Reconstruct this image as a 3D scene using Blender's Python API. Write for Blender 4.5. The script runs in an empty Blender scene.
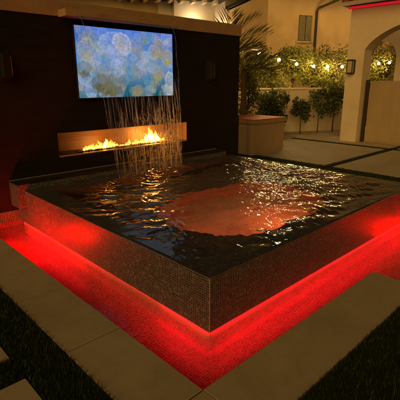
import bpy, math, random
import numpy as np
from mathutils import Vector, Matrix
random.seed(7); rng = np.random.default_rng(7)
R = math.radians
sc = bpy.context.scene
col = sc.collection

# ------------------------------------------------------------------ materials
def mat(name):
    m = bpy.data.materials.new(name); m.use_nodes = True
    nt = m.node_tree; nt.nodes.clear()
    out = nt.nodes.new('ShaderNodeOutputMaterial')
    return m, nt, out
def N(nt, typ, **kw):
    n = nt.nodes.new(typ)
    for k, v in kw.items():
        if k.startswith('_'): setattr(n, k[1:], v)
        else:
            n.inputs[k.replace('__', ' ')].default_value = v
    return n
def L(nt, a, b): nt.links.new(a, b)
def math_(nt, op, a, b=None):
    n = nt.nodes.new('ShaderNodeMath'); n.operation = op
    for i, v in enumerate((a, b)):
        if v is None: continue
        if isinstance(v, (int, float)): n.inputs[i].default_value = v
        else: L(nt, v, n.inputs[i])
    return n.outputs[0]
def mixcol(nt, fac, a, b, blend='MIX'):
    n = nt.nodes.new('ShaderNodeMix'); n.data_type = 'RGBA'; n.blend_type = blend
    if isinstance(fac, (int, float)): n.inputs[0].default_value = fac
    else: L(nt, fac, n.inputs[0])
    for i, v in ((6, a), (7, b)):
        if isinstance(v, tuple): n.inputs[i].default_value = (*v, 1)
        else: L(nt, v, n.inputs[i])
    return n.outputs[2]
def ramp(nt, fac, stops):
    n = nt.nodes.new('ShaderNodeValToRGB')
    e = n.color_ramp.elements
    while len(e) < len(stops): e.new(.5)
    for k, (p, c) in enumerate(stops):
        e[k].position = p; e[k].color = (*c, 1)
    L(nt, fac, n.inputs[0]); return n.outputs[0]

def noise_mat(name, c1, c2, scale=6, rough=.7,  bump=.1, bscale=60, spec=.3, stretch=None, metallic=0, bdist=.01):
    m, nt, out = mat(name)
    tc = N(nt, 'ShaderNodeTexCoord'); src = tc.outputs['Object']
    if stretch:
        mp = N(nt, 'ShaderNodeMapping'); mp.inputs['Scale'].default_value = stretch
        L(nt, src, mp.inputs[0]); src = mp.outputs[0]
    n1 = N(nt, 'ShaderNodeTexNoise', Scale=scale, Detail=6, Roughness=.62); L(nt, src, n1.inputs['Vector'])
    n2 = N(nt, 'ShaderNodeTexNoise', Scale=bscale, Detail=4); L(nt, src, n2.inputs['Vector'])
    c = ramp(nt, n1.outputs[0], [(.3, c1), (.7, c2)])
    p = N(nt, 'ShaderNodeBsdfPrincipled', Roughness=rough, Metallic=metallic); p.inputs['Specular IOR Level'].default_value = spec
    L(nt, c, p.inputs['Base Color'])
    r2 = math_(nt, 'MULTIPLY_ADD', n1.outputs[0], .25); r2.node.inputs[2].default_value = rough - .12
    L(nt, r2, p.inputs['Roughness'])
    b = N(nt, 'ShaderNodeBump', Strength=bump, Distance=bdist); L(nt, n2.outputs[0], b.inputs['Height']); L(nt, b.outputs[0], p.inputs['Normal'])
    L(nt, p.outputs[0], out.inputs[0]); return m

def tile_mat(name, size=.02, tile_a=(.012, .011, .013), tile_b=(.062, .056, .066), grout=(.17, .155, .185), gw=.2, rough=.3):
    m, nt, out = mat(name)
    uv = N(nt, 'ShaderNodeUVMap')
    sc_ = N(nt, 'ShaderNodeVectorMath', _operation='SCALE'); L(nt, uv.outputs[0], sc_.inputs[0]); sc_.inputs['Scale'].default_value = 1/size
    wob = N(nt, 'ShaderNodeTexNoise', Scale=.35, Detail=2); L(nt, sc_.outputs[0], wob.inputs['Vector'])
    wsub = N(nt, 'ShaderNodeVectorMath', _operation='SUBTRACT'); L(nt, wob.outputs['Color'], wsub.inputs[0]); wsub.inputs[1].default_value = (.5, .5, .5)
    wsc = N(nt, 'ShaderNodeVectorMath', _operation='SCALE'); L(nt, wsub.outputs[0], wsc.inputs[0]); wsc.inputs['Scale'].default_value = .3
    add = N(nt, 'ShaderNodeVectorMath', _operation='ADD'); L(nt, sc_.outputs[0], add.inputs[0]); L(nt, wsc.outputs[0], add.inputs[1])
    fl = N(nt, 'ShaderNodeVectorMath', _operation='FLOOR'); L(nt, add.outputs[0], fl.inputs[0])
    fr = N(nt, 'ShaderNodeVectorMath', _operation='FRACTION'); L(nt, add.outputs[0], fr.inputs[0])
    sx = N(nt, 'ShaderNodeSeparateXYZ'); L(nt, fr.outputs[0], sx.inputs[0])
    def edge(s):
        a = math_(nt, 'ABSOLUTE', math_(nt, 'SUBTRACT', s, .5)); return math_(nt, 'SUBTRACT', .5, a)
    d = math_(nt, 'MINIMUM', edge(sx.outputs[0]), edge(sx.outputs[1]))
    mr = N(nt, 'ShaderNodeMapRange'); L(nt, d, mr.inputs[0]); mr.inputs[1].default_value = gw*.35; mr.inputs[2].default_value = gw*.75
    wn = N(nt, 'ShaderNodeTexWhiteNoise', _noise_dimensions='2D'); L(nt, fl.outputs[0], wn.inputs['Vector'])
    tc = ramp(nt, wn.outputs['Value'], [(0, tile_a), (.55, tuple(a*.65+b*.35 for a, b in zip(tile_a, tile_b))), (.85, tile_b), (1, tuple(b*1.9 for b in tile_b))])
    st = N(nt, 'ShaderNodeTexNoise', Scale=.12, Detail=4); L(nt, sc_.outputs[0], st.inputs['Vector'])
    g2 = ramp(nt, st.outputs[0], [(.3, tuple(g*.72 for g in grout)), (.7, grout)])
    c = mixcol(nt, mr.outputs[0], g2, tc)
    p = N(nt, 'ShaderNodeBsdfPrincipled'); L(nt, c, p.inputs['Base Color'])
    rr = N(nt, 'ShaderNodeMapRange'); L(nt, mr.outputs[0], rr.inputs[0]); rr.inputs[3].default_value = .6; rr.inputs[4].default_value = rough
    L(nt, rr.outputs[0], p.inputs['Roughness'])
    hh = math_(nt, 'MULTIPLY_ADD', wn.outputs['Value'], .35); L(nt, mr.outputs[0], hh.node.inputs[2])
    b = N(nt, 'ShaderNodeBump', Strength=.5, Distance=.002); L(nt, hh, b.inputs['Height']); L(nt, b.outputs[0], p.inputs['Normal'])
    L(nt, p.outputs[0], out.inputs[0]); return m

def slab_mat():
    m, nt, out = mat('weathered_paver')
    tc = N(nt, 'ShaderNodeTexCoord'); o_ = tc.outputs['Object']
    big = N(nt, 'ShaderNodeTexNoise', Scale=1.6, Detail=7, Roughness=.7, Distortion=.5); L(nt, o_, big.inputs['Vector'])
    fine = N(nt, 'ShaderNodeTexNoise', Scale=170, Detail=3); L(nt, o_, fine.inputs['Vector'])
    vor = N(nt, 'ShaderNodeTexVoronoi', Scale=16); L(nt, o_, vor.inputs['Vector'])
    mid = N(nt, 'ShaderNodeTexNoise', Scale=9, Detail=8, Roughness=.75); L(nt, o_, mid.inputs['Vector'])
    c = ramp(nt, big.outputs[0], [(.25, (.235, .205, .16)), (.5, (.34, .3, .235)), (.75, (.41, .365, .29))])
    c = mixcol(nt, ramp(nt, mid.outputs[0], [(.5, (0,0,0)), (.75, (.45,.45,.45))]), c, (.21, .18, .135))
    c = mixcol(nt, ramp(nt, vor.outputs['Distance'], [(.03, (.5,.5,.5)), (.075, (0,0,0))]), c, (.16, .135, .1))
    c = mixcol(nt, math_(nt, 'MULTIPLY', fine.outputs[0], .35), c, (.44, .4, .33))
    p = N(nt, 'ShaderNodeBsdfPrincipled'); L(nt, c, p.inputs['Base Color']); p.inputs['Specular IOR Level'].default_value = .25
    L(nt, ramp(nt, big.outputs[0], [(.3, (.55,)*3), (.7, (.85,)*3)]), p.inputs['Roughness'])
    h = math_(nt, 'ADD', fine.outputs[0], math_(nt, 'MULTIPLY', mid.outputs[0], 1.5))
    b = N(nt, 'ShaderNodeBump', Strength=.3, Distance=.004); L(nt, h, b.inputs['Height']); L(nt, b.outputs[0], p.inputs['Normal'])
    L(nt, p.outputs[0], out.inputs[0]); return m

def emit_mat(name, color, strength):
    m, nt, out = mat(name)
    e = N(nt, 'ShaderNodeEmission', Strength=strength); e.inputs[0].default_value = (*color, 1)
    L(nt, e.outputs[0], out.inputs[0]); return m

def water_mat(name, tint, bscale, bstr, bdist, leak, stretch=(1, 1, 1)):
    m, nt, out = mat(name)
    tc = N(nt, 'ShaderNodeTexCoord')
    mp = N(nt, 'ShaderNodeMapping'); mp.inputs['Scale'].default_value = stretch; L(nt, tc.outputs['Object'], mp.inputs[0])
    n1 = N(nt, 'ShaderNodeTexNoise', Scale=bscale, Detail=3, Distortion=.6); L(nt, mp.outputs[0], n1.inputs['Vector'])
    b = N(nt, 'ShaderNodeBump', Strength=bstr, Distance=bdist); L(nt, n1.outputs[0], b.inputs['Height'])
    g = N(nt, 'ShaderNodeBsdfGlass', Roughness=0, IOR=1.33); g.inputs[0].default_value = (*tint, 1)
    t = N(nt, 'ShaderNodeBsdfTransparent'); t.inputs[0].default_value = (*tint, 1)
    L(nt, b.outputs[0], g.inputs['Normal'])
    mx = N(nt, 'ShaderNodeMixShader', Fac=leak); L(nt, g.outputs[0], mx.inputs[1]); L(nt, t.outputs[0], mx.inputs[2])
    L(nt, mx.outputs[0], out.inputs[0]); return m

def leaf_mat(name, dark, light, transl=.3):
    m, nt, out = mat(name)
    uv = N(nt, 'ShaderNodeUVMap'); sx = N(nt, 'ShaderNodeSeparateXYZ'); L(nt, uv.outputs[0], sx.inputs[0])
    c = ramp(nt, sx.outputs[0], [(0, dark), (.75, tuple((a+b)/2 for a, b in zip(dark, light))), (1, light)])
    p = N(nt, 'ShaderNodeBsdfPrincipled', Roughness=.45); L(nt, c, p.inputs['Base Color'])
    t = N(nt, 'ShaderNodeBsdfTranslucent'); L(nt, c, t.inputs[0])
    mx = N(nt, 'ShaderNodeMixShader', Fac=transl); L(nt, p.outputs[0], mx.inputs[1]); L(nt, t.outputs[0], mx.inputs[2])
    L(nt, mx.outputs[0], out.inputs[0]); return m

M = {}
M['tile'] = tile_mat('mosaic_tile', size=.0185, gw=.22)
M['moat_tile'] = tile_mat('basin_mosaic_tile', grout=(.36, .28, .26), tile_a=(.012, .01, .01), tile_b=(.07, .055, .05), gw=.24)
M['concrete'] = noise_mat('paver_concrete', (.29, .255, .2), (.4, .355, .285), 2.2, .78, .12, 90, .25)
M['concrete'] = slab_mat()
M['curb'] = noise_mat('curb_concrete', (.3, .26, .21), (.37, .32, .26), 3, .8, .15, 60, .2)
M['soil'] = noise_mat('soil', (.015, .013, .009), (.03, .026, .016), 8, .95, .6, 40, .1)
M['turf'] = noise_mat('turf_base', (.012, .02, .006), (.03, .04, .014), 30, .9, .6, 120, .1)
M['blade'] = leaf_mat('grass_blade', (.015, .03, .006), (.05, .075, .018), .3)
M['black_wall'] = noise_mat('dark_wall_panel', (.006, .0045, .0038), (.013, .0095, .007), 3, .6, .2, 30, .25, (1, 1, 5))
M['black'] = noise_mat('black_metal', (.01, .01, .01), (.018, .016, .015), 20, .4, .05, 80, .4)
M['slate'] = noise_mat('dark_slate', (.014, .012, .01), (.03, .026, .022), 8, .35, .2, 40, .4)
M['cap'] = noise_mat('cap_stone', (.28, .18, .11), (.38, .26, .18), 4, .8, .2, 50, .2)
M['stucco'] = noise_mat('cream_stucco', (.55, .47, .37), (.66, .57, .46), 1.4, .9, .35, 45, .1, None, 0, .012)
M['stucco_house'] = noise_mat('house_stucco', (.55, .4, .23), (.66, .49, .29), .8, .9, .35, 30, .1, None, 0, .015)
M['stucco_pale'] = noise_mat('pale_stucco', (.6, .55, .47), (.7, .64, .55), .8, .9, .3, 30, .1, None, 0, .015)
M['gate'] = noise_mat('gate_panel', (.3, .23, .15), (.38, .29, .19), 3, .6, .1, 40, .25, (1, 1, .3))
M['bronze'] = noise_mat('dark_bronze', (.02, .014, .01), (.04, .028, .018), 10, .45, .08, 60, .4)
M['panel'] = noise_mat('firebox_bronze', (.2, .12, .06), (.34, .2, .1), 5, .5, .15, 40, .35, (.4, 1, 6))
M['terracotta'] = noise_mat('terracotta', (.2, .07, .04), (.36, .14, .08), 5, .8, .3, 40, .2)
M['redtop'] = noise_mat('red_lit_top', (.42, .08, .04), (.55, .12, .06), 9, .6, .3, 60, .3)  # red-brown top, the red light on it put into the colour
M['soffit'] = noise_mat('dark_soffit', (.02, .016, .012), (.035, .028, .02), 6, .8, .1, 40, .2)
M['rafter'] = noise_mat('painted_rafter', (.5, .43, .33), (.6, .52, .4), 6, .7, .1, 40, .2)
M['shutter'] = noise_mat('grey_green_shutter', (.2, .19, .13), (.28, .26, .18), 8, .6, .1, 40, .25)
M['darkglass'] = noise_mat('dark_glass', (.01, .01, .012), (.02, .02, .02), 3, .12, .02, 10, .6)
M['amber'] = noise_mat('amber_fire_glass', (.22, .13, .06), (.4, .25, .12), 30, .2, .05, 60, .6)
M['render_warm'] = noise_mat('counter_render', (.33, .255, .175), (.4, .31, .22), 1.8, .9, .35, 45, .1, None, 0, .012)
M['bark'] = noise_mat('bark', (.06, .045, .03), (.13, .1, .07), 14, .9, .8, 50, .1, (1, 1, .25), 0, .02)
M['citrus'] = leaf_mat('citrus_leaf', (.03, .055, .014), (.12, .145, .045), .3)
M['hedge'] = leaf_mat('olive_leaf', (.07, .08, .018), (.2, .19, .045), .4)
M['hedge2'] = leaf_mat('bright_leaf', (.11, .13, .016), (.28, .28, .05), .45)
M['palm'] = leaf_mat('palm_leaf', (.07, .085, .03), (.2, .19, .085), .35)
M['plaster'] = noise_mat('pool_plaster', (.3, .26, .23), (.5, .45, .4), 3.2, .7, .25, 40, .2)
M['toe'] = noise_mat('pale_toe_render', (.45, .4, .38), (.55, .5, .47), 9, .7, .2, 60, .2)
M['trim'] = noise_mat('metal_trim', (.5, .4, .36), (.6, .5, .45), 9, .3, .02, 40, .5, None, .6)
M['led'] = emit_mat('red_led', (1, .0004, .009), 145)
M['led_dim'] = emit_mat('red_led_dim', (1, .0004, .008), 36)
M['led_spot'] = emit_mat('red_underwater_lamp', (1, 0, 0), 310)
M['eave_glow'] = emit_mat('red_eave_glow', (.55, .01, .016), 1)  # glow that paints the red light along the eave edge
M['spa_lamp'] = emit_mat('spa_lamp_red', (1, .008, .004), 48)
M['spa_lamp_warm'] = emit_mat('spa_lamp_warm', (1, .13, .03), 330)
M['spa_lamp_dim'] = emit_mat('spa_lamp_dim', (1, .13, .03), 60)
M['bulb'] = emit_mat('warm_bulb', (1, .6, .2), 460)
M['flood'] = emit_mat('flood_lens', (1, .8, .52), 36)
M['uplight'] = emit_mat('uplight_lens', (1, .7, .36), 210)
M['frosted'] = noise_mat('frosted_glass', (.4, .34, .24), (.5, .42, .3), 8, .4, .05, 30, .4)
M['spa_water'] = water_mat('spa_water', (.86, .9, .9), 22, .12, .006, 0, (1, 1.8, 1))
M['moat_water'] = water_mat('moat_water', (.95, .95, .95), 18, .6, .01, .26)

def falling_water():
    m, nt, out = mat('falling_water')
    tc = N(nt, 'ShaderNodeTexCoord')
    mp = N(nt, 'ShaderNodeMapping'); mp.inputs['Scale'].default_value = (30, 30, 2.5); L(nt, tc.outputs['Object'], mp.inputs[0])
    n = N(nt, 'ShaderNodeTexNoise', Scale=1.6, Detail=4); L(nt, mp.outputs[0], n.inputs['Vector'])
    b = N(nt, 'ShaderNodeBump', Strength=.8, Distance=.02); L(nt, n.outputs[0], b.inputs['Height'])
    g = N(nt, 'ShaderNodeBsdfGlass', Roughness=.05, IOR=1.33); L(nt, b.outputs[0], g.inputs['Normal'])
    t = N(nt, 'ShaderNodeBsdfTransparent')
    d = N(nt, 'ShaderNodeBsdfTranslucent'); d.inputs[0].default_value = (.8, .8, .8, 1)
    m1 = N(nt, 'ShaderNodeMixShader', Fac=.75); L(nt, g.outputs[0], m1.inputs[1]); L(nt, d.outputs[0], m1.inputs[2])
    m2 = N(nt, 'ShaderNodeMixShader', Fac=.5); L(nt, m1.outputs[0], m2.inputs[1]); L(nt, t.outputs[0], m2.inputs[2])
    L(nt, m2.outputs[0], out.inputs[0]); return m
M['fall'] = falling_water()
def film_mat():
    m, nt, out = mat('water_film')
    tc = N(nt, 'ShaderNodeTexCoord')
    mp = N(nt, 'ShaderNodeMapping'); mp.inputs['Scale'].default_value = (46, 1, 2.2); L(nt, tc.outputs['Object'], mp.inputs[0])
    n = N(nt, 'ShaderNodeTexNoise', Scale=1, Detail=3); L(nt, mp.outputs[0], n.inputs['Vector'])
    f = N(nt, 'ShaderNodeMapRange'); L(nt, n.outputs[0], f.inputs[0]); f.inputs[1].default_value = .48; f.inputs[2].default_value = .75; f.inputs[3].default_value = .0; f.inputs[4].default_value = 1
    sz = N(nt, 'ShaderNodeSeparateXYZ'); L(nt, tc.outputs['Object'], sz.inputs[0])
    zr = N(nt, 'ShaderNodeMapRange'); L(nt, sz.outputs[2], zr.inputs[0]); zr.inputs[1].default_value = 1.3; zr.inputs[2].default_value = .95; zr.inputs[3].default_value = .03; zr.inputs[4].default_value = .72
    fo = math_(nt, 'MULTIPLY', f.outputs[0], zr.outputs[0])
    t = N(nt, 'ShaderNodeBsdfTransparent')
    g = N(nt, 'ShaderNodeBsdfGlossy', Roughness=.12); d = N(nt, 'ShaderNodeBsdfTranslucent')
    m1 = N(nt, 'ShaderNodeMixShader', Fac=.75); L(nt, g.outputs[0], m1.inputs[1]); L(nt, d.outputs[0], m1.inputs[2])
    m2 = N(nt, 'ShaderNodeMixShader'); L(nt, fo, m2.inputs[0]); L(nt, t.outputs[0], m2.inputs[1]); L(nt, m1.outputs[0], m2.inputs[2])
    L(nt, m2.outputs[0], out.inputs[0]); return m
M['film'] = film_mat()
def flame_mat(nm, s0, s1):
    m, nt, out = mat(nm)
    uv = N(nt, 'ShaderNodeUVMap'); sx = N(nt, 'ShaderNodeSeparateXYZ'); L(nt, uv.outputs[0], sx.inputs[0])
    c = ramp(nt, sx.outputs[0], [(0, (1, .3, .025)), (.35, (1, .4, .06)), (.7, (1, .26, .02)), (1, (1, .11, .005))])
    s = N(nt, 'ShaderNodeMapRange'); L(nt, sx.outputs[0], s.inputs[0]); s.inputs[3].default_value = s0; s.inputs[4].default_value = s1
    e = N(nt, 'ShaderNodeEmission'); L(nt, c, e.inputs[0]); L(nt, s.outputs[0], e.inputs[1])
    lw = N(nt, 'ShaderNodeLayerWeight', Blend=.5)
    tc = N(nt, 'ShaderNodeTexCoord'); n = N(nt, 'ShaderNodeTexNoise', Scale=38, Detail=3); L(nt, tc.outputs['Object'], n.inputs['Vector'])
    a = math_(nt, 'ADD', lw.outputs['Facing'], math_(nt, 'MULTIPLY', math_(nt, 'SUBTRACT', n.outputs[0], .5), .9))
    a = math_(nt, 'ADD', a, math_(nt, 'MULTIPLY', sx.outputs[0], .3))
    mr = N(nt, 'ShaderNodeMapRange'); L(nt, a, mr.inputs[0]); mr.inputs[1].default_value = .35; mr.inputs[2].default_value = .95; mr.inputs[3].default_value = .1; mr.inputs[4].default_value = 1
    t = N(nt, 'ShaderNodeBsdfTransparent')
    mx = N(nt, 'ShaderNodeMixShader'); L(nt, mr.outputs[0], mx.inputs[0]); L(nt, e.outputs[0], mx.inputs[1]); L(nt, t.outputs[0], mx.inputs[2])
    L(nt, mx.outputs[0], out.inputs[0]); return m
M['flame'] = flame_mat('flame', 46, 5); M['flame_low'] = flame_mat('low_flame', 8, 1.6)

# ------------------------------------------------------------------ mesh builder
class MB:
    def __init__(s): s.v = []; s.f = []; s.u = []; s.hasuv = False
    def add(s, vs, fs):
        b = len(s.v); s.v += [tuple(p) for p in vs]; s.f += [tuple(i+b for i in f) for f in fs]; return s
    def box(s, a, b):
        (x0, y0, z0), (x1, y1, z1) = a, b
        return s.add([(x0,y0,z0),(x1,y0,z0),(x1,y1,z0),(x0,y1,z0),(x0,y0,z1),(x1,y0,z1),(x1,y1,z1),(x0,y1,z1)],
              [(0,3,2,1),(4,5,6,7),(0,1,5,4),(1,2,6,5),(2,3,7,6),(3,0,4,7)])
    def obox(s, c, ax, hx, hy, hz):     # box with long axis turned by angle ax about z
        ca, sa = math.cos(ax), math.sin(ax); vs = []
        for dz in (-hz, hz):
            for dx, dy in ((-hx,-hy),(hx,-hy),(hx,hy),(-hx,hy)):
                vs.append((c[0]+dx*ca-dy*sa, c[1]+dx*sa+dy*ca, c[2]+dz))
        return s.add(vs, [(0,3,2,1),(4,5,6,7),(0,1,5,4),(1,2,6,5),(2,3,7,6),(3,0,4,7)])
    def tube(s, pts, rad, n=8, caps=True):
        pts = [Vector(p) for p in pts]; rad = rad if isinstance(rad, (list, tuple)) else [rad]*len(pts)
        base = len(s.v); up = None
        for i, p in enumerate(pts):
            t = (pts[min(i+1, len(pts)-1)] - pts[max(i-1, 0)]).normalized()
            if up is None: up = Vector((0,0,1)) if abs(t.z) < .9 else Vector((1,0,0))
            a = t.cross(up).normalized(); b = a.cross(t).normalized(); up = b
            for k in range(n):
                q = 2*math.pi*k/n; s.v.append(tuple(p + (a*math.cos(q)+b*math.sin(q))*rad[i]))
        for i in range(len(pts)-1):
            for k in range(n):
                k2 = (k+1) % n
                s.f.append((base+i*n+k, base+i*n+k2, base+(i+1)*n+k2, base+(i+1)*n+k))
        if caps:
            s.f.append(tuple(base+k for k in range(n))[::-1]); s.f.append(tuple(base+(len(pts)-1)*n+k for k in range(n)))
        return s
    def lathe(s, c, prof, n=16, axis='z'):
        base = len(s.v)
        for r, z in prof:
            for k in range(n):
                q = 2*math.pi*k/n
                d = {'z': (r*math.cos(q), r*math.sin(q), z), 'x': (z, r*math.cos(q), r*math.sin(q)), 'y': (r*math.sin(q), z, r*math.cos(q))}[axis]
                s.v.append((c[0]+d[0], c[1]+d[1], c[2]+d[2]))
        for i in range(len(prof)-1):
            for k in range(n):
                k2 = (k+1) % n
                s.f.append((base+i*n+k, base+i*n+k2, base+(i+1)*n+k2, base+(i+1)*n+k))
        s.f.append(tuple(base+k for k in range(n))[::-1]); s.f.append(tuple(base+(len(prof)-1)*n+k for k in range(n)))
        return s
    def prism(s, poly, y0, y1, plane='xz'):   # polygon extruded along the third axis
        n = len(poly)
        def P(a, b, t):
            return {'xz': (a, t, b), 'yz': (t, a, b), 'xy': (a, b, t)}[plane]
        vs = [P(a, b, y0) for a, b in poly] + [P(a, b, y1) for a, b in poly]
        fs = [tuple(range(n)), tuple(range(2*n-1, n-1, -1))] + [(i, i+n, (i+1) % n+n, (i+1) % n) for i in range(n)]
        return s.add(vs, fs)

def wloc(o):
    v = Vector((0,0,0))
    while o is not None: v += o.location; o = o.parent
    return v
def obj(name, mb, m, parent=None, local=False, smooth=False, bevel=0, kind=None, fixn=True):
    off = Vector((0,0,0)) if (local or parent is None) else wloc(parent)
    me = bpy.data.meshes.new(name)
    me.from_pydata([(x-off.x, y-off.y, z-off.z) for x, y, z in mb.v], [], mb.f)
    if fixn:
        import bmesh
        bm = bmesh.new(); bm.from_mesh(me); bmesh.ops.recalc_face_normals(bm, faces=bm.faces); bm.to_mesh(me); bm.free()
    uvl = me.uv_layers.new(name='UVMap')
    if mb.hasuv:
        nl = len(me.loops); vi = np.zeros(nl, np.int32); me.loops.foreach_get('vertex_index', vi)
        uvl.data.foreach_set('uv', np.asarray(mb.u, np.float32)[vi].ravel())
    else:
        for p in me.polygons:
            nn = [abs(c) for c in p.normal]; a = nn.index(max(nn))
            for li in p.loop_indices:
                co = me.vertices[me.loops[li].vertex_index].co + off
                uvl.data[li].uv = ((co.y, co.z), (co.x, co.z), (co.x, co.y))[a]
    me.materials.append(m)
    if smooth: me.polygons.foreach_set('use_smooth', [True]*len(me.polygons))
    o = bpy.data.objects.new(name, me); col.objects.link(o)
    if parent: o.parent = parent
    if bevel:
        b = o.modifiers.new('bevel', 'BEVEL'); b.width = bevel; b.segments = 2; b.limit_method = 'ANGLE'; b.angle_limit = R(40)
    if kind: o['kind'] = kind
    return o
def tag(o, label, cat, group=None):
    o['label'] = label; o['category'] = cat
    if group: o['group'] = group
    return o
def thing(name, label, cat, loc=(0,0,0), group=None, rotz=0):
    o = bpy.data.objects.new(name, None); col.objects.link(o); o.location = loc; o.rotation_euler = (0,0,rotz); o.empty_display_size = .2
    return tag(o, label, cat, group)

# ------------------------------------------------------------------ camera and light
cd = bpy.data.cameras.new('camera'); cam = bpy.data.objects.new('camera', cd); col.objects.link(cam); sc.camera = cam
cd.sensor_width = 36; cd.sensor_height = 36; cd.sensor_fit = 'HORIZONTAL'; cd.lens = 36*410.4/400; cd.clip_end = 500; cd.clip_start = .05
cam.location = (-1.7094, -1.6929, 1.6); cam.rotation_euler = (math.pi/2-.2822, 0, .807-math.pi/2)

SUN_EL, SUN_AZ = R(23), R(205)      # soft warm glow of the house lights from behind the camera
w = bpy.data.worlds.new('World'); sc.world = w; w.use_nodes = True
nt = w.node_tree; nt.nodes.clear()
sky = N(nt, 'ShaderNodeTexSky', _sky_type='NISHITA'); sky.sun_disc = False; sky.sun_elevation = SUN_EL; sky.sun_rotation = R(90)-SUN_AZ
bg = N(nt, 'ShaderNodeBackground', Strength=.0022)
L(nt, mixcol(nt, 1, sky.outputs[0], (1, .5, .16), 'MULTIPLY'), bg.inputs[0])
wo = N(nt, 'ShaderNodeOutputWorld'); L(nt, bg.outputs[0], wo.inputs[0])
sl = bpy.data.lights.new('sun', 'SUN'); sl.energy = 1.75; sl.angle = R(50); sl.color = (1, .57, .15)
so = bpy.data.objects.new('sun', sl); col.objects.link(so)
d = Vector((math.cos(SUN_EL)*math.cos(SUN_AZ), math.cos(SUN_EL)*math.sin(SUN_AZ), math.sin(SUN_EL)))
so.rotation_euler = d.to_track_quat('Z', 'Y').to_euler()

# ------------------------------------------------------------------ ground, paving, basin
H0 = .3825
X0, X1, Y0, Y1 = -.424, 4.0, -.374, 3.28        # moat outer limits
g = MB()
B = 90
for a, b in (((-B,-B),(X0-.03,B)), ((X1+.03,-B),(B,B)), ((X0-.03,Y1+.03),(X1+.03,B)), ((X0-.03,-B),(1.6,Y0-.03)), ((1.6,-B),(X1+.03,-3.03))):
    g.add([(a[0],a[1],-.055),(b[0],a[1],-.055),(b[0],b[1],-.055),(a[0],b[1],-.055)], [(0,1,2,3)])
obj('ground', g, M['soil'], kind='structure')

slabs = []
def slab(x0, y0, x1, y1):
    s = .004
    o = obj('paving_slab', MB().box((x0+s, y0+s, -.05), (x1-s, y1-s, 0)), M['concrete'], bevel=.003, kind='structure'); return o
LX = -.812
slab(LX, 1.25, X0+.005, Y1-.002); slab(LX, .434, X0+.005, 1.25); slab(LX, Y0, X0+.005, .434)
slab(LX, -.765, X0+.005, Y0); slab(X0, -.765, 1.646+.005, Y0+.005)
slab(-2.6, .62, -1.075, 2.4); slab(-2.6, -.9, -1.075, .385); slab(-2.6, 2.6, -1.075, 4.4)
slab(4.05, .2, 5.16, 4.1)
for x0, x1 in ((5.61, 8.45), (8.72, 13.2)):
    for y0, y1 in ((2.38, 5.6 if x0 < 8 else 7.2), (-1.2, 2.2), (-4.8, -1.4)):
        slab(x0, y0, x1, y1)
jn = MB(); jn.box((LX+.01, Y0-.38, -.049), (X0-.01, Y1-.02, -.005)); jn.box((X0-.0099, Y0-.38, -.049), (1.63, Y0-.012, -.005))
obj('paving_joint', jn, M['soil'], kind='structure')
tb = MB()
for a, b in (((-1.07,-3.),(LX+.0,5.)), ((-2.6,.39),(-1.08,.615)), ((LX,-3.),(1.6,-.77)), ((5.165,-5),(5.6,4.1)), ((5.6,2.21),(13,2.37)), ((8.46,-5),(8.71,5.2)), ((5.6,-1.39),(13,-1.21))):
    tb.box((a[0], a[1], -.05), (b[0], b[1], -.012))
obj('turf_strip', tb, M['turf'], kind='structure')
def grass(rects):
    mb = MB(); mb.hasuv = True
    for (a, b, n) in rects:
        px = rng.uniform(a[0], b[0], n); py = rng.uniform(a[1], b[1], n)
        for x, y in zip(px, py):
            h = rng.uniform(.012, .042); q = rng.uniform(0, 6.28); dx, dy = math.cos(q)*.0022, math.sin(q)*.0022
            lx, ly = rng.normal(0, .009, 2); u = rng.uniform(0, 1)
            k = len(mb.v)
            mb.v += [(x-dx, y-dy, -.012), (x+dx, y+dy, -.012), (x+lx, y+ly, -.012+h)]
            mb.f.append((k, k+1, k+2)); mb.u += [(u, 0)]*3
    return obj('grass', mb, M['blade'], kind='stuff', fixn=False)
gr = grass([((-1.075,-.9),(LX+.004,2.4),17000), ((-1.6,.39),(-1.08,.615),3500), ((LX,-1.6),(1.62,-.765),26000), ((5.165,-.5),(5.6,4.0),8000), ((5.4,2.22),(8.4,2.37),3500), ((8.46,0),(8.7,5),4000)])
tag(gr, 'short dark green turf growing in the strips between the concrete pavers', 'grass')

# sunken basin round the spa
ZF = -.2
fb = MB()
for a, b in (((X0,Y0),(.1,Y1)), ((.1,Y0),(X1,.1)), ((3.45,.1),(X1,Y1)), ((1.646,-3.),(X1,Y0))):
    fb.box((a[0], a[1], ZF-.1), (b[0], b[1], ZF))
wb = MB(); TSX = .02
wb.box((X0-.03, Y0-.03, ZF-.1), (X0-.006, Y1, -.051)).box((X0-.03, Y1-.014, ZF-.1), (TSX, Y1-.001, .1)).box((X0-.006, Y0-.03, ZF-.1), (1.64, Y0-.006, -.051))
wb.box((1.616, -3., ZF-.1), (1.64, Y0-.03, -.051)).box((X1, -3., ZF-.1), (X1+.03, Y1, 0))
basin = thing('overflow_basin', 'sunken red lit mosaic trough running round the foot of the raised spa', 'basin', (X0, Y0, ZF))
obj('basin_floor', fb, M['moat_tile'], basin); obj('basin_wall', wb, M['moat_tile'], basin)

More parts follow.
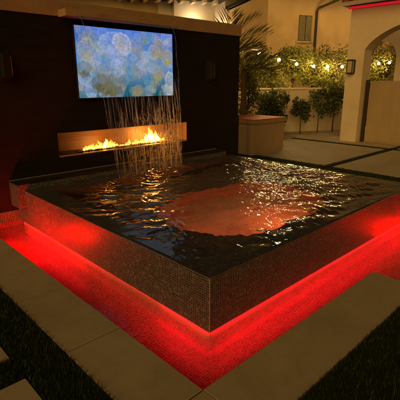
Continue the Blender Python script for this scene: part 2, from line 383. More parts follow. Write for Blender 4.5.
def water_grid(name, x0, y0, x1, y1, nx, ny, hf, m):
    xs = np.linspace(x0, x1, nx); ys = np.linspace(y0, y1, ny); X, Y = np.meshgrid(xs, ys)
    Z = hf(X, Y); mb = MB()
    mb.v = list(map(tuple, np.stack([X, Y, Z], -1).reshape(-1, 3).tolist()))
    idx = np.arange(nx*ny).reshape(ny, nx)
    mb.f = list(map(tuple, np.stack([idx[:-1,:-1], idx[:-1,1:], idx[1:,1:], idx[1:,:-1]], -1).reshape(-1, 4).tolist()))
    o = obj(name, mb, m, smooth=True, fixn=False, kind='structure'); return o
def waves(seed, n, lmin, lmax, slope, ang0=0, spread=math.pi):
    r = np.random.default_rng(seed); out = []
    for _ in range(n):
        lam = lmin*(lmax/lmin)**r.uniform(); a = ang0 + r.uniform(-spread, spread); k = 2*math.pi/lam
        out.append((k*math.cos(a), k*math.sin(a), r.uniform(0, 6.28), slope/k*r.uniform(.5, 1.2)))
    return out
def field(X, Y, ws):
    wx = .05*np.sin(2.1*Y+1.3*X)+.03*np.sin(4.7*X-2.2*Y); wy = .05*np.sin(1.9*X-1.1*Y+2)+.03*np.sin(5.1*Y+1.7*X)
    Z = 0*X
    for kx, ky, p, a in ws: Z = Z + a*np.sin(kx*(X+wx)+ky*(Y+wy)+p)
    return Z
W1 = waves(3, 10, .13, .45, .042, R(55), R(45)); W2 = waves(5, 18, .05, .15, .036); W3 = waves(9, 18, .035, .1, .07)
def spa_h(X, Y):
    Z = field(X, Y, W1) + .7*field(X, Y, W2)
    # rings spreading from where the sheet lands
    for cx in (1.15, 1.45, 1.8, 2.15):
        r = np.hypot(X-cx, Y-2.72)+.001
        Z = Z + .006*np.exp(-r/.55)*np.sin(2*math.pi*(r/.13)+cx*9)*np.clip(r/.08, 0, 1)
        Z = Z + .0045*np.exp(-r/1.3)*np.sin(2*math.pi*(r/.27)+cx*5)
    jet = np.exp(-(((X-2.9)/.85)**2+((Y-1.75)/1.1)**2))
    Z = Z + jet*field(X, Y, W3)*1.1
    e = np.minimum(np.minimum(X, 3.55-X), Y); Z = Z*np.clip(e/.2, .15, 1)
    Z = H0+.004 + Z
    Z = np.where(e < .012, H0-.006, Z)
    return Z
water_grid('water', -.002, -.002, 3.552, 3.018, 540, 460, spa_h, M['spa_water'])
def flat(X, Y): return -.03 + .35*field(X, Y, waves(21, 10, .08, .3, .03))
water_grid('water', X0-.004, Y0-.004, -.001, Y1-.016, 30, 160, flat, M['moat_water'])
water_grid('water', .001, Y0-.004, X1-.002, -.001, 200, 30, flat, M['moat_water'])
water_grid('water', 1.642, -3., X1-.002, Y0-.006, 90, 90, flat, M['moat_water'])
water_grid('water', 3.551, .001, X1-.002, Y1-.002, 20, 90, flat, M['moat_water'])

def led_strip(label, a, b, m='led', grp='red light strips under the lip of the spa'):
    o = obj('light_strip', MB().box(a, b), M[m]); tag(o, label, 'light strip', grp)
led_strip('bright red light strip under the tiled lip, left spa side next to the front corner', (.008, .03, -.0345), (.02, .55, -.0305))
led_strip('dim red light strip under the tiled lip, middle of the left spa side', (.008, .56, -.0345), (.02, 1.75, -.0305), 'led_dim')
led_strip('bright red light strip under the tiled lip, left spa side next to the dark wall', (.008, 1.76, -.0345), (.02, 3.0, -.0305))
led_strip('red light strip under the tiled lip along the whole right spa side', (.04, .008, -.0345), (3.5, .02, -.0305))
def bar_lamp(a, b, la, lb, label):
    c = [(p+q)/2 for p, q in zip(a, b)]
    r = thing('pool_light', label, 'pool light', (c[0], c[1], a[2]), 'red bar lamps under the water of the trough')
    obj('housing', MB().box(a, b), M['bronze'], r); obj('lens', MB().box(la, lb), M['led_spot'], r)
bar_lamp((X0-.0055, 2.2, -.17), (X0+.006, 2.8, -.07), (X0+.0065, 2.22, -.16), (X0+.011, 2.78, -.08), 'red bar lamp under the left paving edge near the dark wall')
bar_lamp((3.0, -.19, ZF+.001), (3.5, -.11, ZF+.012), (3.01, -.18, ZF+.0125), (3.49, -.12, ZF+.018), 'red bar lamp on the trough floor right of the spa')

# ------------------------------------------------------------------ spa
spa = thing('raised_spa', 'raised square spa faced in small dark mosaic tiles, brim full and overflowing', 'spa', (0, 0, ZF))
rim = .25; bx0, bx1, by0, by1 = .78, 2.8, .52, 1.95; zb = -.06; zfl = -.5
sh = MB()
zt = H0-.008
ZL, TS = -.03, .028
sh.box((0,0,ZL),(3.55,rim,zt)).box((0,rim,ZL),(rim,3.02,zt)).box((3.3,rim,ZL),(3.55,3.02,zt)).box((rim,2.8,ZL),(3.3,3.02,zt)).box((0,3.0205,ZL),(rim,3.262,.169))
toe = MB(); toe.box((TS,TS,ZF-.1),(3.51,rim,ZL-.0005)).box((TS,rim,ZF-.1),(rim,3.02,ZL-.0005)).box((3.3,rim,ZF-.1),(3.51,3.02,ZL-.0005)).box((TS,3.0205,ZF-.1),(rim,3.262,ZL-.0005))
obj('toe_wall', toe, M['toe'], spa)
obj('shell', sh, M['tile'], spa, bevel=0)
well = []
for i in range(64):
    q = 2*math.pi*i/64; cq, sq = math.cos(q), math.sin(q); e_ = 2/2.8
    well.append(((bx0+bx1)/2+(bx1-bx0)/2*math.copysign(abs(cq)**e_, cq), (by0+by1)/2+(by1-by0)/2*math.copysign(abs(sq)**e_, sq)))
bn = MB(); xc, yc = (bx0+bx1)/2, (by0+by1)/2
outer = []
for x, y in well:
    dx, dy = x-xc, y-yc
    k = min((3.3-xc)/abs(dx) if dx > 0 else (xc-rim)/max(abs(dx), 1e-6), (2.8-yc)/max(abs(dy), 1e-6) if dy > 0 else (yc-rim)/max(abs(dy), 1e-6)); outer.append((xc+dx*k, yc+dy*k))
outer_fix = {}
for cx_, cy_ in ((rim,rim),(3.3,rim),(rim,2.8),(3.3,2.8)):
    j = min(range(64), key=lambda i: (outer[i][0]-cx_)**2+(outer[i][1]-cy_)**2); outer[j] = (cx_, cy_)
bn.v = [(x, y, zb) for x, y in well]+[(x, y, zb) for x, y in outer]
bn.f = [(i, (i+1) % 64, 64+(i+1) % 64, 64+i) for i in range(64)]
obj('bench', bn, M['moat_tile'], spa)
rs = MB(); rs.v = [(x, y, zb-.0005) for x, y in well]+[(x, y, zfl+.001) for x, y in well]
rs.f = [(i, 64+i, 64+(i+1) % 64, (i+1) % 64) for i in range(64)]
obj('riser', rs, M['moat_tile'], spa, smooth=True)
obj('spa_floor', MB().box((bx0,by0,zfl-.1),(bx1,by1,zfl)), M['plaster'], spa)
t_ = .004
obj('corner_trim', MB().box((-.0025,-.0025,ZL),(.004,.004,H0-.012)), M['trim'], spa)
def spa_light(x, y, z, sgn, m, ax='x'):
    o = obj('spa_light', MB().lathe((x, y, z), [(.085,0),(.085,sgn*.012),(.07,sgn*.018)], 24, ax), M['trim'], spa)
    d_ = sgn*.0185
    obj('lens', MB().lathe((x+d_*(ax == 'x'), y+d_*(ax == 'y'), z), [(.068,0),(.04,sgn*.008),(.005,sgn*.01)], 24, ax), m, o)
spa_light(bx1-.1, 1.85, -.24, -1, M['spa_lamp'])
spa_light(bx0+.02, 1.2, -.25, 1, M['spa_lamp_dim'])
spa_light(1.95, by0+.02, -.25, 1, M['spa_lamp_warm'], 'y')
# raised ledge at the back against the dark wall
obj('ledge_face', MB().box((-.075,3.02,.17),(3.42,3.05,.448)), M['tile'], spa)
obj('ledge_end', MB().box((-.075,3.05,.17),(-.045,3.28,.448)), M['tile'], spa)
obj('ledge_top', MB().box((-.08,3.016,.449),(3.425,3.278,.464)), M['slate'], spa, bevel=.003)
obj('ledge_core', MB().box((-.044,3.051,.17),(3.42,3.279,.447)), M['slate'], spa)
obj('ledge_trim', MB().box((-.08,3.262,.4645),(3.42,3.27,.472)), M['trim'], spa)

# ------------------------------------------------------------------ dark wall with fireplace
wall = thing('feature_wall', 'long near black wall with pale cap stone carrying the screen and the fireplace', 'wall', (2, Y1, 0))
FX0, FX1, FZ0, FZ1 = .575, 2.76, .665, .972
wz = 2.335
bw = MB()
YB = 3.9
bw.box((-4,Y1,-.05),(4.0,YB,FZ0)).box((-4,Y1,FZ1),(4.0,YB,wz)).box((-4,Y1,FZ0),(FX0,YB,FZ1)).box((FX1,Y1,FZ0),(4.0,YB,FZ1)).box((FX0,3.66,FZ0),(FX1,YB,FZ1))
obj('wall_body', bw, M['black_wall'], wall)
cp = MB(); cp.box((-4,Y1-.015,wz),(4.03,YB+.03,2.515))
obj('cap', cp, M['cap'], wall, bevel=.006)
sp = MB().box((.72,3.08,2.325),(2.40,Y1-.016,2.405))
obj('scupper', sp, M['cap'], wall, bevel=.004)
obj('scupper_lip', MB().box((.84,3.072,2.332),(2.3,3.0795,2.338)), M['trim'], wall)
fbx = obj('firebox', MB().box((FX0,3.652,FZ0+.002),(FX1,3.658,FZ1-.002)).box((FX0+.001,Y1+.004,FZ0+.001),(FX0+.006,3.651,FZ1-.002)).box((FX1-.006,Y1+.004,FZ0+.001),(FX1-.001,3.651,FZ1-.002)).box((FX0+.007,Y1+.004,FZ1-.007),(FX1-.007,3.651,FZ1-.002)), M['panel'], wall)
obj('hearth', MB().box((FX0+.007,Y1+.012,FZ0+.001),(FX1-.007,3.651,FZ0+.012)), M['black'], wall)
obj('hearth_edge', MB().box((FX0+.007,Y1-.004,FZ0+.001),(FX1-.007,Y1+.010,FZ0+.016)), M['trim'], wall)
by = 3.43
burn = obj('burner', MB().box((.9,by-.05,FZ0+.013),(2.5,by+.05,FZ0+.022)), M['black'], wall)
gl = MB()
for i in range(420):
    x, y = rng.uniform(.9, 2.5), by+rng.uniform(-.07, .07); s = rng.uniform(.006, .014)
    c = Vector((x, y, FZ0+.022+s*.5)); q = rng.uniform(0, 3)
    gl.add([(c.x+s*math.cos(q), c.y+s*math.sin(q), c.z),(c.x-s*math.sin(q), c.y+s*math.cos(q), c.z),(c.x-s*math.cos(q), c.y-s*math.sin(q), c.z),(c.x+s*math.sin(q), c.y-s*math.cos(q), c.z),(c.x, c.y, c.z+s),(c.x, c.y, c.z-s)],
        [(0,1,4),(1,2,4),(2,3,4),(3,0,4),(1,0,5),(2,1,5),(3,2,5),(0,3,5)])
gm = obj('fire_glass', gl, M['amber'], burn, kind='stuff')
def flame(x, y, h, r, seed, m='flame_low'):
    rr = np.random.default_rng(seed); mb = MB(); mb.hasuv = True; n, rows = 12, 14
    ph = rr.uniform(0, 6.28, 6); lean = rr.normal(0, .22)
    for i in range(rows+1):
        t = i/rows
        rad = r*(.55+.9*t)*(1-t)**.75*1.35 if t > 0 else r*.6
        cx = x + lean*h*t*t + .22*r*math.sin(5*t*2+ph[0])*t*2; cy = y + .3*r*math.sin(6*t+ph[1])*t
        for k in range(n):
            q = 2*math.pi*k/n
            rm = rad*(1+.28*math.sin(2*q+ph[2]+3*t)+.2*math.sin(3*q+ph[3]-5*t))
            mb.v.append((cx+rm*math.cos(q), cy+rm*.6*math.sin(q), FZ0+.024+h*t)); mb.u.append((t, k/n))
    for i in range(rows):
        for k in range(n):
            k2 = (k+1) % n; mb.f.append((i*n+k, i*n+k2, (i+1)*n+k2, (i+1)*n+k))
    obj('flame', mb, M[m], wall, smooth=True)
for px_, pz_, pw_, pr_ in ((2.13, .8, 28, .045), (1.35, .73, 7, .025)):    # the light of the two tall flames
    fl_ = bpy.data.lights.new('fire_glow', 'POINT'); fl_.energy = pw_; fl_.color = (1, .4, .09); fl_.shadow_soft_size = pr_
    fo_ = bpy.data.objects.new('fire_glow', fl_); col.objects.link(fo_); fo_.location = (px_, by-.01, pz_)
sd = 100
for x0, x1, n, h0, h1 in ((.98, 1.5, 19, .04, .1), (1.5, 1.7, 4, .02, .05), (1.7, 2.42, 18, .04, .1)):
    for i in range(n):
        x = x0 + (x1-x0)*(i+rng.uniform(.2, .8))/n; sd += 1
        flame(x, by+rng.uniform(-.03, .03), rng.uniform(h0, h1), rng.uniform(.018, .034), sd)
for x, h, r in ((2.07, .15, .04), (2.12, .25, .045), (2.16, .2, .045), (2.21, .14, .04), (2.28, .17, .038), (1.87, .1, .03), (1.27, .12, .03), (1.33, .13, .034), (1.42, .11, .03)):
    sd += 1; flame(x, by+rng.uniform(-.02, .02), h, r, sd, 'flame' if x > 2.03 or 1.3 < x < 1.4 else 'flame_low')

# television
tv = thing('television', 'large flat screen showing golden jellyfish drifting in blue water', 'television', (1.7, 3.22, 1.4))
TX0, TX1, TZ0, TZ1, TY = .885, 2.432, 1.392, 2.252, 3.215
obj('bezel', MB().box((TX0-.012, TY+.004, TZ0-.016),(TX1+.012, TY+.035, TZ1+.012)), M['black'], tv, bevel=.003)
obj('back_housing', MB().box((TX0+.25, TY+.036, TZ0+.12),(TX1-.25, Y1-.002, TZ1-.12)), M['black'], tv)
def screen():
    nx, ny = 320, 180
    U, V = np.meshgrid(np.linspace(0,1,nx), np.linspace(0,1,ny)); A = 1.8
    r = np.random.default_rng(11)
    top = np.array([.08,.22,.8]); mid = np.array([.1,.3,.64]); bot = np.array([.03,.17,.21])
    t = V[...,None]
    C = np.where(t > .5, mid+(top-mid)*(t-.5)*2, bot+(mid-bot)*t*2)
    for _ in range(40):      # soft light variation in the water
        cx, cy, s = r.uniform(0,1), r.uniform(0,1), r.uniform(.05,.2)
        gsn = np.exp(-(((U-cx)*A)**2+(V-cy)**2)/s**2)[...,None]; C = C + gsn*r.uniform(-.06,.1)*np.array([.6,.9,1.2])
    def jelly(cx, cy, rad, colr, alpha, ang, sq=.8, lobes=4, tent=True):
        nonlocal C
        dx, dy = (U-cx)*A, V-cy
        ca, sa = math.cos(ang), math.sin(ang); p = dx*ca+dy*sa; q = (-dx*sa+dy*ca)/sq
        d = np.hypot(p, q)/rad; th = np.arctan2(q, p)
        edge = 1+.05*np.cos(8*th+cx*30)+.07*np.cos(3*th+cx*17)
        bell = 1/(1+np.exp((d-edge)*19))
        rim_ = np.exp(-((d-.93*edge)/.07)**2)
        gon = 0*d
        for k in range(4):
            g_ = k*math.pi/2+cx*20; dd = np.hypot(p/rad-.4*math.cos(g_), q/rad-.4*math.sin(g_)); gon = gon+np.exp(-((dd-.2)/.075)**2)
        ridge = .5+.5*np.cos(14*th+cx*11+3*np.sin(4*d+cy*9))
        a = np.clip(alpha*bell*(.3+.38*np.clip(d,0,1.1)**2+.12*ridge)+.25*alpha*rim_+.16*alpha*gon*bell, 0, .9)[...,None]
        cc = np.array(colr)*(.72+.3*ridge*np.clip(d,0,1)+.3*gon*bell+.35*rim_)[...,None]
        C = C*(1-a)+cc*a
        if tent and rad > .08:      # frilly arms hanging below the bell
            for k in range(26):
                ax_, ay_ = cx+r.normal(0,.38)*rad/A, cy-rad*r.uniform(.3,1.25)*sq; rr_ = rad*r.uniform(.1,.22)
                gg = np.exp(-((((U-ax_)*A)**2+(V-ay_)**2)/rr_**2)**2)[...,None]*alpha*.6
                C = C*(1-gg)+np.array(colr)*r.uniform(.55,1.25)*gg
        if tent:
            for k in range(5):
                px = cx+(k-2)*rad*.22/A
                for j in range(7):
                    x_, y_ = px+.006*math.sin(j+k*2), cy-rad*(.6+.2*j)
                    gg = np.exp(-(((U-x_)*A)**2+(V-y_)**2)/(rad*.13)**2)[...,None]*alpha*.4*(1-j/8)
                    C = C*(1-gg)+np.array(colr)*.8*gg
    pale = (.42,.52,.85); cream = (.5,.46,.36); gold = (.45,.4,.14); olive = (.2,.19,.07); white = (.62,.66,.66); teal = (.2,.42,.5)
    for _ in range(120):
        c = [pale, teal, (.36,.36,.55), cream, (.3,.36,.34)][r.integers(5)]
        jelly(r.uniform(0,1), r.uniform(0,1), r.uniform(.05,.13), c, r.uniform(.25,.6), r.uniform(0,3), r.uniform(.6,1))
    for a in ((.31,.80,.16,pale,.6,.5,.75), (.44,.80,.15,(.6,.6,.75),.75,-.6,.75), (.42,.82,.08,cream,.6,.2,.9), (.09,.68,.14,cream,.55,1.4,.75), (.06,.42,.1,olive,.7,.3,.8),
              (.83,.76,.12,(.42,.34,.2),.9,1.5,.75), (.78,.7,.1,cream,.6,.2,.9), (.93,.63,.1,gold,.85,.3,.85), (.82,.38,.1,gold,.6,.8,.85), (.78,.27,.07,gold,.55,.2,.9),
              (.2,.22,.12,olive,.85,.2,.8), (.33,.2,.14,(.24,.24,.12),.8,-.3,.8), (.27,.14,.1,olive,.8,.5,.8), (.58,.1,.09,(.42,.36,.16),.8,.1,.7), (.96,.2,.17,white,.75,1.55,.5),
              (.62,.5,.06,pale,.6,.2,.9), (.5,.3,.06,teal,.6,.2,.9), (.68,.62,.07,pale,.5,.9,.9), (.36,.5,.07,pale,.45,.4,.8), (.18,.55,.07,pale,.5,.1,.9), (.55,.6,.05,pale,.5,.4,.8)):
        jelly(a[0], a[1], a[2]*1.2, *a[3:])
    C = (C-.24)*1.12+.22; C = C*.86+.14*C.mean(-1, keepdims=True)
    C = np.clip(C*(1+r.normal(0,.05,C.shape[:2])[...,None]), 0, 1)
    mb = MB(); mb.hasuv = True
    P = np.stack([TX0+(TX1-TX0)*U, np.full_like(U, TY+.003), TZ0+(TZ1-TZ0)*V], -1).reshape(-1,3)
    mb.v = list(map(tuple, P.tolist())); mb.u = np.stack([U,V],-1).reshape(-1,2)
    idx = np.arange(nx*ny).reshape(ny,nx)
    mb.f = list(map(tuple, np.stack([idx[:-1,:-1], idx[:-1,1:], idx[1:,1:], idx[1:,:-1]], -1).reshape(-1,4).tolist()))
    m, nt, out = mat('screen_picture')
    at = N(nt, 'ShaderNodeAttribute', _attribute_name='picture')
    e = N(nt, 'ShaderNodeEmission', Strength=.8); L(nt, at.outputs['Color'], e.inputs[0])
    gl_ = N(nt, 'ShaderNodeBsdfGlossy', Roughness=.1); gl_.inputs[0].default_value = (.04,.04,.04,1)
    ad = N(nt, 'ShaderNodeAddShader'); L(nt, e.outputs[0], ad.inputs[0]); L(nt, gl_.outputs[0], ad.inputs[1]); L(nt, ad.outputs[0], out.inputs[0])
    o = obj('screen', mb, m, tv, fixn=False)
    ca = o.data.color_attributes.new('picture', 'FLOAT_COLOR', 'POINT')
    ca.data.foreach_set('color', np.concatenate([C.reshape(-1,3), np.ones((nx*ny,1))], 1).astype(np.float32).ravel())
screen()

# sconces on the dark wall
def wall_sconce(x, label):
    r = thing('wall_sconce', label, 'wall lamp', (x, Y1, 1.62), 'slim dark lamps on the black wall')
    obj('back_plate', MB().box((x-.06, Y1-.02, 1.6),(x+.06, Y1-.001, 1.92)), M['black'], r, bevel=.003)
    obj('shade', MB().box((x-.045, Y1-.11, 1.63),(x+.045, Y1-.022, 1.89)), M['black'], r, bevel=.006)
    obj('glint_strip', MB().box((x+.048, Y1-.1, 1.66),(x+.056, Y1-.03, 1.86)), M['frosted'], r)  # pale strip stands in for the upright glint on the dark shade
wall_sconce(3.24, 'slim dark wall lamp to the right of the screen')
wall_sconce(.03, 'slim dark wall lamp left of the screen at the picture edge')

# the falling sheet of water
fall = thing('waterfall', 'thin sheet of water falling from the wall cap past screen and fire into the spa', 'waterfall', (1.6, 2.75, H0))
def fy(z): return 3.065 - .30*math.sqrt(max(0, (2.33-z))/1.95)
def edges(z):
    t = (2.33-z)/1.95
    return .87+.26*t**.8, 2.29-.08*t
fm = MB(); nxs, nzs = 40, 30
for j in range(nzs+1):
    z = 2.33-(2.33-.39)*j/nzs; a, b = edges(z)
    for i in range(nxs+1): fm.v.append((a+(b-a)*i/nxs, fy(z)+.004*math.sin(i*1.7+j*.6), z))
for j in range(nzs):
    for i in range(nxs): k = j*(nxs+1)+i; fm.f.append((k, k+1, k+nxs+2, k+nxs+1))
obj('water_sheet', fm, M['film'], fall, smooth=True, fixn=False)
def strand(f, z0, z1, r0, seed, wob=1.0):
    rr = np.random.default_rng(seed); pts = []; rad = []; n = max(8, int((z0-z1)/.03)); p1, p2 = rr.uniform(0, 6.28, 2); amp = rr.uniform(.004, .02)*wob; drift = rr.normal(0, .05)*wob
    br = rr.uniform(.3, 1)
    for i in range(n+1):
        z = z0+(z1-z0)*i/n; a, b = edges(z)
        pts.append((a+(b-a)*f+amp*math.sin(z*17+p1)+.006*wob*math.sin(z*41+p2)+drift*(z0-z), fy(z)+.01*math.sin(z*13+p2)+rr.normal(0, .002), z))
        rad.append(max(.0012, r0*(.65+.5*math.sin(z*55+p1)*br+.25*math.sin(z*93+p2))))
    return pts, rad
for f, s in ((0, 1), (1, 2)):
    p, r_ = strand(f, 2.33, H0, .0032, s, .1); obj('stream', MB().tube(p, r_, 6), M['fall'], fall, smooth=True)
for i in range(7):
    f = rng.uniform(0, 1)
    z0 = rng.uniform(.7, 1.1); z1 = max(H0, z0-rng.uniform(.15, .8))
    p, r_ = strand(f, z0, z1, rng.uniform(.001, .0024), 300+i)
    obj('stream', MB().tube(p, r_, 6), M['fall'], fall, smooth=True)
dm = MB()
def blob(mb, c, r, st):
    n = 6; prof = [(0.01, -1*st), (.75, -.45*st), (1, .05*st), (.6, .6*st), (.02, 1.3*st)]
    mb.lathe(c, [(a*r, b*r) for a, b in prof], n)
cols_ = [(rng.uniform(0, 1)**.75, rng.uniform(.006, .05), rng.uniform(.85, 1.3), rng.uniform(.3, 1)) for _ in range(54)]
for i in range(7000):
    f, sg_, zt_, wt = cols_[rng.integers(len(cols_))]
    z = H0+(zt_-H0)*rng.uniform(0, 1)**.8; a, b = edges(z)
    if rng.uniform() > wt: continue
    x = a+(b-a)*min(1, max(0, f+rng.normal(0, sg_)))
    blob(dm, (x, fy(z)+rng.normal(0, .03), z), rng.uniform(.0006, .0018), rng.uniform(4, 20))
for i in range(700):
    a, b = edges(H0); q = abs(rng.normal(0, .06))
    blob(dm, (rng.uniform(a, b), fy(H0)+rng.normal(0, .08), H0+.005+q), rng.uniform(.001, .0032), 1)
obj('droplets', dm, M['fall'], fall, smooth=True, kind='stuff')

# ------------------------------------------------------------------ low counter, boundary wall, arch
ct = thing('low_counter', 'low rendered garden counter with reddish top deepened to show red light beside the dark wall', 'counter', (5.6, 4.18, 0))
obj('base', MB().box((5.62,4.2,-.05),(6.78,5.3,.66)), M['render_warm'], ct, bevel=.006)
obj('cap_edge', MB().box((5.59,4.17,.661),(6.83,5.33,.745)), M['cap'], ct, bevel=.006)
obj('top', MB().box((5.6,4.18,.746),(6.81,5.32,.765)), M['redtop'], ct, bevel=.004)

RA = -math.atan2(.462, .887)
ux, uy = math.cos(RA), math.sin(RA)
def rp(p, s, o, z=0): return (p[0]+ux*s-uy*o*1, p[1]+uy*s+ux*o, z)    # s along, o behind
BP = (9.4, 6.35)
bd = thing('boundary_wall', 'low pale rendered garden wall behind the citrus shrubs', 'wall', (*BP, 0))
def rbox(mb, P, s0, s1, o0, o1, z0, z1):
    c = rp(P, (s0+s1)/2, (o0+o1)/2, (z0+z1)/2); return mb.obox(c, RA, (s1-s0)/2, (o1-o0)/2, (z1-z0)/2)
obj('wall_body', rbox(MB(), BP, -4.5, 1.86, 0, .22, -.05, 1.33), M['stucco'], bd)
obj('wall_cap', rbox(MB(), BP, -4.5, 1.88, -.02, .24, 1.331, 1.385), M['stucco'], bd, bevel=.008)
obj('low_end', rbox(MB(), BP, 1.861, 3.2, .02, .2, -.05, .98), M['stucco'], bd)

# arched gateway
AX0, AX1 = 9.1, 9.55
arch = thing('arched_gateway', 'cream rendered gateway wall with a wide arch and a tiled eave', 'gateway', (AX0, 3.9, 0))
def arch_poly(yl, yr, ztop, ol, orr, zs, rise, n=20, bottom=-.05):
    """outline (y,z) of a wall yl..yr with an arched opening ol..orr that springs at zs"""
    pts = [(yl, bottom), (yl, ztop), (yr, ztop), (yr, bottom), (orr, bottom), (orr, zs)]
    for i in range(1, n):
        q = math.pi*i/n; pts.append(((ol+orr)/2 - abs(ol-orr)/2*math.cos(q)*(1 if ol > orr else -1)*1, zs+rise*math.sin(q)**.8))
    pts += [(ol, zs), (ol, bottom)]
    return pts
def arch_wall(mb, x0, x1, yl, yr, ztop, ol, orr, zs, rise, n=24, flat=1.0):
    # built from quads so that the opening stays clean; yl > ol > orr > yr
    cols = []
    for i in range(n+1):
        t = i/n; y = ol+(orr-ol)*t; z = zs+rise*max(0, 1-abs(2*t-1)**2)**flat
        cols.append((y, z))
    for xx in (x0, x1):
        pass
    def quad(pts): mb.add([(x0,*p) for p in pts]+[(x1,*p) for p in pts], [(0,1,2,3),(7,6,5,4),(0,4,5,1),(1,5,6,2),(2,6,7,3),(3,7,4,0)])
    quad([(yl,-.05),(ol,-.05),(ol,ztop),(yl,ztop)]); quad([(orr,-.05),(yr,-.05),(yr,ztop),(orr,ztop)])
    b = len(mb.v)
    for x in (x0, x1):
        for y, z in cols: mb.v.append((x,y,z))
        for y, z in cols: mb.v.append((x,y,ztop))
    m = n+1
    for i in range(n):
        mb.f.append((b+i, b+i+1, b+m+i+1, b+m+i)); mb.f.append((b+2*m+i, b+3*m+i, b+3*m+i+1, b+2*m+i+1)); mb.f.append((b+i, b+2*m+i, b+2*m+i+1, b+i+1))
        mb.f.append((b+m+i, b+m+i+1, b+3*m+i+1, b+3*m+i))
    return mb
aw = arch_wall(MB(), AX0, AX1, 3.93, -2.2, 3.42, 3.47, .6, 2.37, .62, 30, .75)
obj('arch_wall', aw, M['stucco'], arch, fixn=False)
obj('eave_board', MB().box((AX0-.28,-2.3,3.43),(AX1+.3,4.06,3.5)), M['soffit'], arch, bevel=.004)
rt = MB()
for i in range(30):
    y = 4.05-.215*i; rt.tube([(AX0-.34, y-.09, 3.545),(AX0+.5, y-.09, 3.80)], .085, 10)
obj('roof_tiles', rt, M['terracotta'], arch, smooth=True)
obj('gutter', MB().tube([(AX0-.33,4.1,3.47),(AX0-.33,-2.3,3.47)], .045, 10), M['rafter'], arch, smooth=True)
st = obj('eave_glow_strip', MB().tube([(AX0-.07,3.98,3.4),(AX0-.07,-2.2,3.4)], .03, 8), M['eave_glow'], arch)  # emissive tube stands in for red light falling on the eave edge
st['label'] = 'glowing strip standing in for the red-lit edge of the eave'
# inner wall with its own arch, a step further in
inn = arch_wall(MB(), 11.0, 11.35, 4.9, -2.2, 3.3, 4.32, 3.42, 2.3, .42, 20, .6)
io = obj('inner_arch', inn, M['stucco'], None, fixn=False); tag(io, 'inner rendered wall with a narrow arch seen through the wide gateway', 'wall')
gate = thing('garden_gate', 'tan panelled gate with dark metal post standing in the wide arch', 'gate', (9.3, 3.4, 0))
obj('gate_panel', MB().box((9.33,.62,.04),(9.37,3.33,1.57)), M['gate'], gate, bevel=.004)
obj('gate_post', MB().box((9.28,3.35,-.05),(9.36,3.425,1.63)), M['bronze'], gate, bevel=.004)
for z0_ in (1.572, .005): obj('gate_rail', MB().box((9.325,.62,z0_),(9.375,3.33,z0_+.033)), M['gate'], gate)
lan = thing('wall_lantern', 'small dark box lantern on the gateway pillar', 'wall lamp', (AX0, 3.77, 1.78))
obj('lantern_frame', MB().box((AX0-.02,3.68,1.79),(AX0-.001,3.86,2.13)).box((AX0-.15,3.69,1.78),(AX0-.0205,3.85,1.81)).box((AX0-.15,3.69,2.11),(AX0-.0205,3.85,2.14)).box((AX0-.15,3.835,1.811),(AX0-.135,3.85,2.109)).box((AX0-.15,3.69,1.811),(AX0-.135,3.705,2.109)), M['black'], lan)
obj('lantern_glass', MB().box((AX0-.13,3.71,1.812),(AX0-.022,3.83,2.108)), M['frosted'], lan)

# ------------------------------------------------------------------ houses
HB = (12.7, 9.4)
hb = thing('neighbour_house', 'tall tan rendered house with shuttered window and dark downspout behind the garden wall', 'house', (*HB, 0))
obj('wall', rbox(MB(), HB, 0, 9, 0, 6, -.05, 5.0), M['stucco_house'], hb)
obj('roof', rbox(MB(), HB, -.1, 9.6, -.55, 6.5, 5.08, 5.2), M['soffit'], hb)
for i in range(16):
    obj('rafter_tail', rbox(MB(), HB, .15+i*.58, .25+i*.58, -.5, -.001, 4.96, 5.079), M['rafter'], hb)
obj('gutter', MB().tube([rp(HB, 2.6, -.5, 4.98), rp(HB, 9.5, -.5, 4.98)], .07, 8), M['bronze'], hb, smooth=True)
obj('downspout', MB().tube([rp(HB, 3.0, -.46, 4.93), rp(HB, 2.95, -.4, 4.8), rp(HB, 2.25, -.08, 4.5), rp(HB, 2.19, -.06, 4.38), rp(HB, 2.2, -.06, 2.5), rp(HB, 2.2, -.06, 0)], .052, 8), M['bronze'], hb, smooth=True)
win = obj('window', rbox(MB(), HB, 1.42, 2.02, -.02, -.001, 3.22, 4.2), M['darkglass'], hb)
obj('sill', rbox(MB(), HB, 1.36, 2.08, -.09, -.001, 3.14, 3.215), M['stucco_house'], win)
for s0, s1 in ((1.43, 1.7), (1.74, 2.01)):
    sm = rbox(MB(), HB, s0, s1, -.028, -.021, 3.24, 4.18)
    for k in range(18): rbox(sm, HB, s0+.03, s1-.03, -.042, -.0285, 3.29+k*.047, 3.315+k*.047)
    rbox(sm, HB, s0, s0+.028, -.045, -.0285, 3.24, 4.18); rbox(sm, HB, s1-.028, s1, -.045, -.0285, 3.24, 4.18)
    obj('shutter', sm, M['shutter'], win)

